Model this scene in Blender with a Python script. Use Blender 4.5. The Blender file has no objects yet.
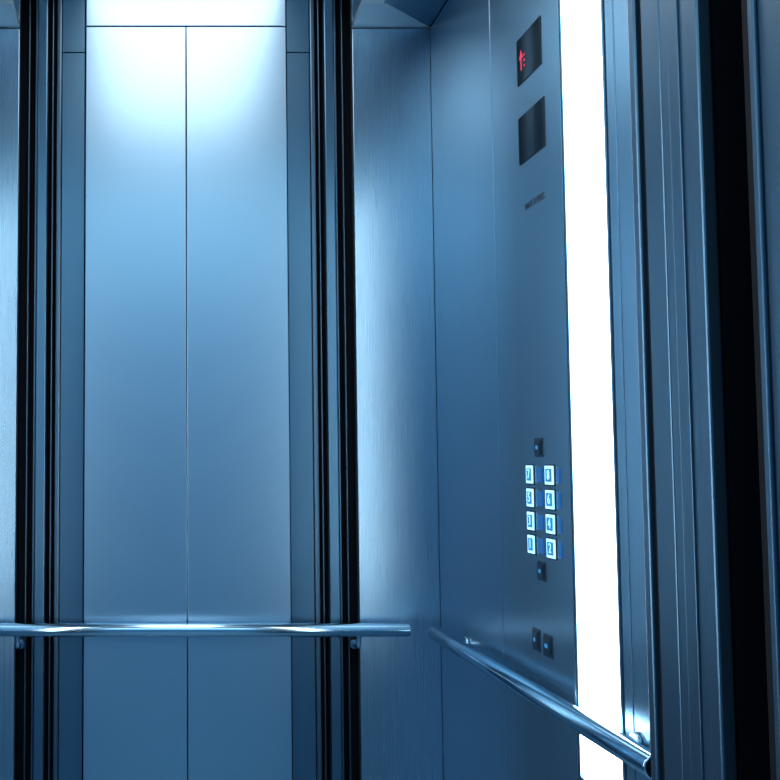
import bpy, bmesh, math
from mathutils import Matrix, Vector

# ------------------------------------------------------------------ materials
def mat(name, col, metallic=0.0, rough=0.5, emis=None, estr=0.0, brushed=0.0, spec=0.5):
    m = bpy.data.materials.new(name); m.use_nodes = True
    nt = m.node_tree; b = nt.nodes['Principled BSDF']
    b.inputs['Base Color'].default_value = (*col, 1)
    b.inputs['Metallic'].default_value = metallic
    b.inputs['Roughness'].default_value = rough
    b.inputs['Specular IOR Level'].default_value = spec
    if emis:
        b.inputs['Emission Color'].default_value = (*emis, 1)
        b.inputs['Emission Strength'].default_value = estr
    if brushed > 0:
        tc = nt.nodes.new('ShaderNodeTexCoord')
        mp = nt.nodes.new('ShaderNodeMapping')
        mp.inputs['Scale'].default_value = (900, 900, 3)
        nz = nt.nodes.new('ShaderNodeTexNoise')
        nz.inputs['Scale'].default_value = 1.0
        nz.inputs['Detail'].default_value = 2
        mr = nt.nodes.new('ShaderNodeMapRange')
        mr.inputs['To Min'].default_value = rough - brushed
        mr.inputs['To Max'].default_value = rough + brushed
        nt.links.new(tc.outputs['Object'], mp.inputs['Vector'])
        nt.links.new(mp.outputs['Vector'], nz.inputs['Vector'])
        nt.links.new(nz.outputs['Fac'], mr.inputs['Value'])
        nt.links.new(mr.outputs['Result'], b.inputs['Roughness'])
    return m

STEEL   = mat('brushed_steel_blue', (0.32, 0.51, 0.655), 0.92, 0.30, brushed=0.006)
STEEL_P = mat('polished_steel_blue', (0.32, 0.51, 0.655), 0.92, 0.275, brushed=0.005)
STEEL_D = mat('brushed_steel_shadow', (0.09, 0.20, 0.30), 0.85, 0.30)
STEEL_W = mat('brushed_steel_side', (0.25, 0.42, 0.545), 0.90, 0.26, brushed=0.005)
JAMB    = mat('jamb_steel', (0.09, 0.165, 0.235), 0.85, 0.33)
CHROME  = mat('handrail_chrome', (0.50, 0.69, 0.82), 1.0, 0.14)
BLACK   = mat('black_channel', (0.002, 0.003, 0.006), 0.0, 0.7, spec=0.1)
GLASS   = mat('display_glass', (0.004, 0.008, 0.015), 0.0, 0.08)
RUBBER  = mat('rubber_seal', (0.006, 0.008, 0.012), 0.0, 0.7, spec=0.2)
LIGHT   = mat('led_diffuser', (0.9, 0.95, 1), 0.0, 0.4, (0.90, 0.97, 1.0), 11.5)
CLIGHT  = mat('ceiling_diffuser', (0.9, 0.95, 1), 0.0, 0.4, (1.0, 0.90, 0.86), 3.5)
BTN     = mat('button_lit', (0.3, 0.65, 0.9), 0.0, 0.3, (0.42, 0.86, 1.0), 1.3)
BTN_IN  = mat('button_face', (0.03, 0.15, 0.3), 0.3, 0.3, (0.03, 0.36, 0.85), 0.5)
BTN_OFF = mat('button_dark', (0.02, 0.04, 0.07), 0.3, 0.25)
LABEL   = mat('label_blue', (0.01, 0.05, 0.12), 0.0, 0.3, (0.02, 0.20, 0.7), 0.38)
INK     = mat('engraving_ink', (0.01, 0.02, 0.04), 0.0, 0.5)
RED     = mat('red_led', (0.5, 0.02, 0.05), 0.0, 0.4, (0.9, 0.03, 0.10), 0.4)
FLOOR   = mat('dark_granite', (0.12, 0.25, 0.34), 0.0, 0.3)
CEIL    = mat('ceiling_metal', (0.34, 0.50, 0.60), 0.6, 0.4)
LOBBY   = mat('lobby_plaster', (0.16, 0.38, 0.55), 0.0, 0.7)

# ------------------------------------------------------------------ helpers
def root(name):
    e = bpy.data.objects.new(name, None); bpy.context.collection.objects.link(e); return e

def finish(me, name, m, parent):
    o = bpy.data.objects.new(name, me); bpy.context.collection.objects.link(o)
    if m: me.materials.append(m)
    if parent: o.parent = parent
    return o

def box(name, x0, x1, y0, y1, z0, z1, m, parent=None, bev=0.0):
    bm = bmesh.new(); bmesh.ops.create_cube(bm, size=1)
    for v in bm.verts:
        v.co = Vector(((x0+x1)/2 + v.co.x*(x1-x0), (y0+y1)/2 + v.co.y*(y1-y0), (z0+z1)/2 + v.co.z*(z1-z0)))
    if bev > 0:
        bmesh.ops.bevel(bm, geom=bm.edges[:], offset=bev, segments=2, affect='EDGES', profile=0.5)
    me = bpy.data.meshes.new(name); bm.to_mesh(me); bm.free()
    return finish(me, name, m, parent)

def prism(name, pts, z0, z1, m, parent=None):
    bm = bmesh.new()
    lo = [bm.verts.new((x, y, z0)) for x, y in pts]; hi = [bm.verts.new((x, y, z1)) for x, y in pts]
    bm.faces.new(lo[::-1]); bm.faces.new(hi)
    n = len(pts)
    for i in range(n):
        bm.faces.new((lo[i], lo[(i+1) % n], hi[(i+1) % n], hi[i]))
    bmesh.ops.recalc_face_normals(bm, faces=bm.faces[:])
    me = bpy.data.meshes.new(name); bm.to_mesh(me); bm.free()
    return finish(me, name, m, parent)

def tube(name, a, b, r, m, parent, cap=0.003, seg=48):
    a = Vector(a); b = Vector(b); d = b-a; L = d.length
    rings = [(0, r-cap), (cap*0.3, r-cap*0.3), (cap, r), (L-cap, r), (L-cap*0.3, r-cap*0.3), (L, r-cap)]
    q = d.to_track_quat('Z', 'Y').to_matrix()
    bm = bmesh.new(); R = []
    for h, rr in rings:
        R.append([bm.verts.new(a + q @ Vector((rr*math.cos(2*math.pi*i/seg), rr*math.sin(2*math.pi*i/seg), h))) for i in range(seg)])
    for k in range(len(R)-1):
        for i in range(seg):
            bm.faces.new((R[k][i], R[k][(i+1) % seg], R[k+1][(i+1) % seg], R[k+1][i]))
    bm.faces.new(R[0][::-1]); bm.faces.new(R[-1])
    bmesh.ops.recalc_face_normals(bm, faces=bm.faces[:])
    me = bpy.data.meshes.new(name); bm.to_mesh(me); bm.free()
    for p in me.polygons: p.use_smooth = len(p.vertices) == 4
    return finish(me, name, m, parent)

def bent(name, pts, r, m, parent):
    cu = bpy.data.curves.new(name, 'CURVE'); cu.dimensions = '3D'; cu.bevel_depth = r; cu.bevel_resolution = 5
    cu.use_fill_caps = True; cu.resolution_u = 10
    s = cu.splines.new('NURBS'); s.points.add(len(pts)-1)
    for p, c in zip(s.points, pts): p.co = (*c, 1)
    s.use_endpoint_u = True; s.order_u = 3
    cu.materials.append(m)
    o = bpy.data.objects.new(name, cu); bpy.context.collection.objects.link(o); o.parent = parent
    return o

def text_r(name, s, x, y, z, size, m, parent, ext=0.0003):
    """text standing on the right wall, facing -X"""
    cu = bpy.data.curves.new(name, 'FONT'); cu.body = s; cu.size = size; cu.extrude = ext
    cu.align_x = 'CENTER'; cu.align_y = 'CENTER'; cu.materials.append(m)
    o = bpy.data.objects.new(name, cu); bpy.context.collection.objects.link(o)
    o.matrix_world = Matrix(((0, 0, -1, x), (-1, 0, 0, y), (0, 1, 0, z), (0, 0, 0, 1)))
    o.parent = parent
    return o

XR, XL, XC = 0.82, -0.61, 0.105      # car side walls / centre line
YB = 3.0                             # back wall face
YF = 1.60                            # inner face of the front return
H = 2.66                             # panel height
T = 2.80                             # underside of raised ceiling

# ------------------------------------------------------------------ back wall
wb = root('wall_back')
box('backing', XL-0.06, XR+0.06, YB+0.035, YB+0.08, 0, T+0.1, BLACK, wb)
g = 0.0015
for s in (-1, 1):
    def X(v): return XC + s*v
    def bx(n, a, b, y0, y1, z0, z1, m, bev=0.0):
        x0, x1 = sorted((X(a), X(b))); box(n, x0, x1, y0, y1, z0, z1, m, wb, bev)
    bx('outer_panel', 0.487, 0.715, YB, YB+0.03, 0.0, H-g, STEEL_P, 0.0015)
    bx('outer_header', 0.487, 0.715, YB, YB+0.03, H+g, T, STEEL, 0.001)
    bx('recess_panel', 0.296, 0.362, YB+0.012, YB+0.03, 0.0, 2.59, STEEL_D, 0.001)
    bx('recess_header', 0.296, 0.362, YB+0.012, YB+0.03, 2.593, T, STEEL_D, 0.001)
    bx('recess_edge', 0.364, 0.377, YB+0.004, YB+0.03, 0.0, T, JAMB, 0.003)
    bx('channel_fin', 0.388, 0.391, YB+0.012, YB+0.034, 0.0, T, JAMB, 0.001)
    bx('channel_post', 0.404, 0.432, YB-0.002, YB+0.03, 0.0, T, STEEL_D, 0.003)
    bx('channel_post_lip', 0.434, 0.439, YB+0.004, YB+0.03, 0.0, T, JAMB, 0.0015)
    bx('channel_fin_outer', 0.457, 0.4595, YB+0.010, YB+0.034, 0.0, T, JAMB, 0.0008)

# central back wall panels, fixed, one either side of the seam
wc = root('wall_back_centre')
box('centre_panel_left',  XC-0.291, XC-0.0012, YB-0.012, YB+0.03, 0.0, H-g, STEEL, wc, 0.0015)
box('centre_panel_right', XC+0.0012, XC+0.291, YB-0.012, YB+0.03, 0.0, H-g, STEEL, wc, 0.0015)
box('centre_header', XC-0.291, XC+0.291, YB-0.012, YB+0.03, H+g, T, STEEL, wc, 0.0015)

# ------------------------------------------------------------------ side walls
def side(name, s):
    w = root(name)
    def sx(a, b): return sorted((XC + s*(0.715+a), XC + s*(0.715+b)))
    def p(n, y0, y1, a, b, m, bev=0.0015, z0=0.0, z1=H):
        x0, x1 = sx(a, b); box(n, x0, x1, y0, y1, z0, z1, m, w, bev)
    p('backing', 1.6, YB+0.03, 0.02, 0.06, BLACK, 0, 0, T+0.1)
    p('rear_panel', 2.4725, YB-0.001, 0, 0.02, STEEL_W)
    p('narrow_panel', 2.334, 2.4685, 0, 0.02, STEEL_W)
    p('mid_panel', 2.045, 2.331, 0.0, 0.02, STEEL_W)
    p('over_lamp_panel', 1.850, 2.042, 0.0, 0.02, STEEL_W, z0=2.433)
    p('under_lamp_panel', 1.850, 2.042, 0.0, 0.02, STEEL_W, z1=0.787)
    p('front_strip', 1.814, 1.847, 0, 0.02, STEEL_W)
    p('front_panel', YF, 1.811, 0, 0.02, STEEL_W)
    return w
side('wall_right', 1); side('wall_left', -1)

for s in (1, -1):
    r = root('led_light_strip')
    def lb(n, a, y0, y1, z0, z1, m):
        x0, x1 = sorted((XC+s*a, XC+s*0.732)); box(n, x0, x1, y0, y1, z0, z1, m, r, 0.001)
    lb('diffuser', 0.7135, 1.857, 2.036, 0.80, 2.42, LIGHT)
    lb('frame_front', 0.712, 1.850, 1.856, 0.79, 2.43, STEEL_W)
    lb('frame_rear', 0.712, 2.037, 2.043, 0.79, 2.43, STEEL_W)
    lb('frame_top', 0.712, 1.856, 2.037, 2.421, 2.43, STEEL_W)
    lb('frame_bottom', 0.712, 1.856, 2.037, 0.79, 0.799, STEEL_W)

# ------------------------------------------------------------------ control panel
cp = root('elevator_control_panel')
PX = XR-0.004
box('faceplate', PX, XR-0.0002, 2.047, 2.330, 0.0, H, STEEL_W, cp, 0.001)
def pl(n, y0, y1, z0, z1, m, t=0.003, bev=0.0008, base=PX):
    return box(n, base-t, base+0.001, y0, y1, z0, z1, m, cp, bev)
pl('display_upper', 2.138, 2.278, 2.222, 2.325, GLASS, 0.002)
pl('display_lower', 2.129, 2.278, 2.045, 2.150, GLASS, 0.002)
def poly_r(n, pts, x, m):
    bm = bmesh.new(); vs = [bm.verts.new((x, y, z)) for y, z in pts]; f = bm.faces.new(vs)
    r = bmesh.ops.extrude_face_region(bm, geom=[f])
    for e in r['geom']:
        if isinstance(e, bmesh.types.BMVert): e.co.x -= 0.0006
    bmesh.ops.recalc_face_normals(bm, faces=bm.faces[:])
    me = bpy.data.meshes.new(n); bm.to_mesh(me); bm.free(); return finish(me, n, m, cp)
ay, az = 2.250, 2.270
poly_r('direction_arrow', [(ay-0.0035, az-0.020), (ay+0.0035, az-0.020), (ay+0.0035, az+0.006), (ay+0.012, az+0.006),
        (ay, az+0.026), (ay-0.012, az+0.006), (ay-0.0035, az+0.006)], PX-0.0021, RED)
for k in range(3):
    poly_r('led_bar', [(ay-0.022, az-0.018+k*0.012), (ay-0.016, az-0.018+k*0.012), (ay-0.016, az-0.013+k*0.012), (ay-0.022, az-0.013+k*0.012)], PX-0.0021, RED)
text_r('load_engraving', 'MAX 8 PERS.', PX-0.0004, 2.195, 1.945, 0.021, INK, cp)
def button(y0, y1, zc, h, lit, lab=None):
    pl('button_bezel', y0-0.003, y1+0.003, zc-h/2-0.003, zc+h/2+0.003, BTN_OFF, 0.002)
    if lit:
        pl('button_ring', y0, y1, zc-h/2, zc+h/2, BTN, 0.004, 0.001)
        pl('button_cap', y0+0.006, y1-0.006, zc-h/2+0.0055, zc+h/2-0.0055, BTN_IN, 0.005, 0.001)
        text_r('button_numeral', lab, PX-0.0052, (y0+y1)/2, zc, 0.028, BTN, cp)
    else:
        pl('button_cap', y0+0.003, y1-0.003, zc-h/2+0.003, zc+h/2-0.003, BTN_OFF, 0.005, 0.001)
        pl('button_mark', y0+0.012, y1-0.012, zc-0.004, zc+0.004, BTN_IN, 0.0055, 0.0005)
for i, zc in enumerate((1.367, 1.3175, 1.268, 1.2185)):
    button(2.238, 2.276, zc, 0.038, True, str(7-2*i))
    button(2.124, 2.168, zc, 0.038, True, str(8-2*i))
    pl('label_plate', 2.190, 2.220, zc-0.015, zc+0.015, LABEL, 0.0025)
    pl('label_plate', 2.094, 2.109, zc-0.015, zc+0.015, LABEL, 0.0025)
button(2.188, 2.224, 1.424, 0.034, False)
button(2.188, 2.224, 1.167, 0.034, False)
button(2.228, 2.262, 1.020, 0.040, False)
button(2.160, 2.200, 1.018, 0.040, False)

# ------------------------------------------------------------------ handrails
ZR, RR = 0.93, 0.0185
h1 = root('handrail')
tube('rail_bar', (XC-0.610, YB-0.072, ZR), (XC+0.610, YB-0.072, ZR), RR, CHROME, h1)
for s in (-1, 1):
    x = XC+s*0.47
    bent('bracket', [(x, YB-0.072, ZR-0.012), (x, YB-0.072, ZR-0.045), (x, YB-0.04, ZR-0.05), (x, YB-0.004, ZR-0.05)], 0.007, CHROME, h1)
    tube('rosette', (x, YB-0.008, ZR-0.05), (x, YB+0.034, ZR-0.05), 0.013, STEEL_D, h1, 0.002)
for s in (1, -1):
    h = root('handrail')
    x = XC+s*(0.715-0.048)
    tube('rail_bar', (x, 1.635, ZR), (x, 2.885, ZR), RR+0.001, CHROME, h)
    for y in (2.75, 1.80):
        xw = XC+s*0.7145
        bent('bracket', [(x, y, ZR-0.005), (x+s*0.015, y, ZR-0.008), (x+s*0.03, y, ZR-0.008), (xw, y, ZR-0.008)], 0.007, CHROME, h)
        tube('rosette', (xw-s*0.007, y, ZR-0.008), (xw, y, ZR-0.008), 0.02, CHROME, h, 0.002)

# ------------------------------------------------------------------ ceiling
c = root('ceiling')
box('upper_deck', XL-0.06, XR+0.06, 1.2, YB+0.08, T+0.02, T+0.1, CEIL, c)
LX0, LX1, LY0, LY1 = -0.19, 0.40, 1.66, 2.90
box('deck_rear', XL, XR, LY1, YB+0.035, T, T+0.02, CEIL, c)
box('deck_front', XL, XR, YF, LY0, T, T+0.02, CEIL, c)
box('deck_left', XL, LX0, LY0, LY1, T, T+0.02, CEIL, c)
box('deck_right', LX1, XR, LY0, LY1, T, T+0.02, CEIL, c)
for s in (1, -1):
    def P(v): return XC+s*v
    prism('soffit_rear', [(P(0.487), YB), (P(0.715), YB), (P(0.555), YB-0.16), (P(0.487), YB-0.16)], H+0.002, H+0.02, CEIL, c)
    prism('soffit_side', [(P(0.7155), YB-0.001), (P(0.715), YF), (P(0.555), YF), (P(0.555), YB-0.161)], H+0.004, H+0.02, STEEL_D, c)
    a, b = sorted((P(0.545), P(0.555)))
    box('soffit_fascia', a, b, YF, YB-0.16, H+0.002, T, STEEL_D, c)
cl = root('ceiling_light')
box('diffuser', LX0, LX1, LY0, LY1, T-0.002, T+0.018, CLIGHT, cl, 0.002)

# ------------------------------------------------------------------ front return / entrance frames
for s in (1, -1):
    f = root('elevator_door_frame')
    def P(v): return XC+s*v
    def st(n, a, b, y0, y1, m, bev=0.001):
        x0, x1 = sorted((P(a), P(b))); box(n, x0, x1, y0, y1, 0.0, T, m, f, bev)
    st('return_core', 0.662, 0.80, 1.392, 1.598, BLACK, 0)
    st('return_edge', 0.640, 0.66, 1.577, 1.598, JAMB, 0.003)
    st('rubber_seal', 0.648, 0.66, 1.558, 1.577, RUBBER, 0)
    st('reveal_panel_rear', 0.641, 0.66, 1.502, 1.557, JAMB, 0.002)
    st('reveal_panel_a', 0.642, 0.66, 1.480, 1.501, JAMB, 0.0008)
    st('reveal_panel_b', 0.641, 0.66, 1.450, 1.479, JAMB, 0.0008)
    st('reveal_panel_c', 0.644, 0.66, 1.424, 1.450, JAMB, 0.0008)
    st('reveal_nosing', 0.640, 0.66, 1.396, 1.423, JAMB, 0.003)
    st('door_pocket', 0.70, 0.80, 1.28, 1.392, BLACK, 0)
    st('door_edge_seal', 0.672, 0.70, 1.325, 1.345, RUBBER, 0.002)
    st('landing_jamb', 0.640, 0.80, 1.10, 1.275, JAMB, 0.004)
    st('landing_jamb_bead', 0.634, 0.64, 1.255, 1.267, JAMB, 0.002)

# ------------------------------------------------------------------ floor & lobby (camera stands here)
box('floor', -2.6, 2.8, -2.6, YB+0.08, -0.1, 0.0, FLOOR)
sill = root('door_sill')
for i in range(6):
    box('sill_rib', XC-0.64, XC+0.64, 1.285+i*0.018, 1.297+i*0.018, 0.0, 0.004, CHROME, sill, 0.001)
wf = root('wall_front')
box('lobby_face_right', XC+0.80, 2.8, 1.10, 1.25, 0, 3.0, LOBBY, wf)
box('lobby_face_left', -2.6, XC-0.80, 1.10, 1.25, 0, 3.0, LOBBY, wf)
box('lintel', XC-0.80, XC+0.80, 1.10, 1.25, 2.80, 3.0, LOBBY, wf)
box('wall_lobby_rear', -2.6, 2.8, -2.7, -2.6, 0, 3.0, LOBBY)
box('wall_lobby_left', -2.7, -2.6, -2.6, 1.25, 0, 3.0, LOBBY)
box('wall_lobby_right', 2.8, 2.9, -2.6, 1.25, 0, 3.0, LOBBY)
box('ceiling_lobby', -2.6, 2.8, -2.6, 1.10, 3.0, 3.1, LOBBY)
def area(name, loc, sx, sy, e, col):
    l = bpy.data.lights.new(name, 'AREA'); l.shape = 'RECTANGLE'; l.size = sx; l.size_y = sy; l.energy = e; l.color = col
    o = bpy.data.objects.new(name, l); bpy.context.collection.objects.link(o); o.location = loc; return o
area('lobby_fill', (0.1, -0.8, 2.97), 4.8, 3.5, 88, (0.52, 0.84, 1.0))  # added fill, unseen; gives the steel its blue mid-tone reflections

w = bpy.data.worlds.new('world'); bpy.context.scene.world = w; w.use_nodes = True
w.node_tree.nodes['Background'].inputs['Color'].default_value = (0.02, 0.05, 0.09, 1)
w.node_tree.nodes['Background'].inputs['Strength'].default_value = 0.5

# ------------------------------------------------------------------ camera
cd = bpy.data.cameras.new('camera'); cam = bpy.data.objects.new('camera', cd)
bpy.context.collection.objects.link(cam)
cam.location = (0, 0, 1.4)
cam.rotation_euler = (math.radians(90+3.76), 0, 0)
cd.sensor_width = 36; cd.lens = 36*1050/780; cd.shift_x = (390-150)/780
cd.clip_start = 0.02
bpy.context.scene.camera = cam
bpy.context.scene.view_settings.view_transform = 'Standard'
bpy.context.scene.view_settings.look = 'None'
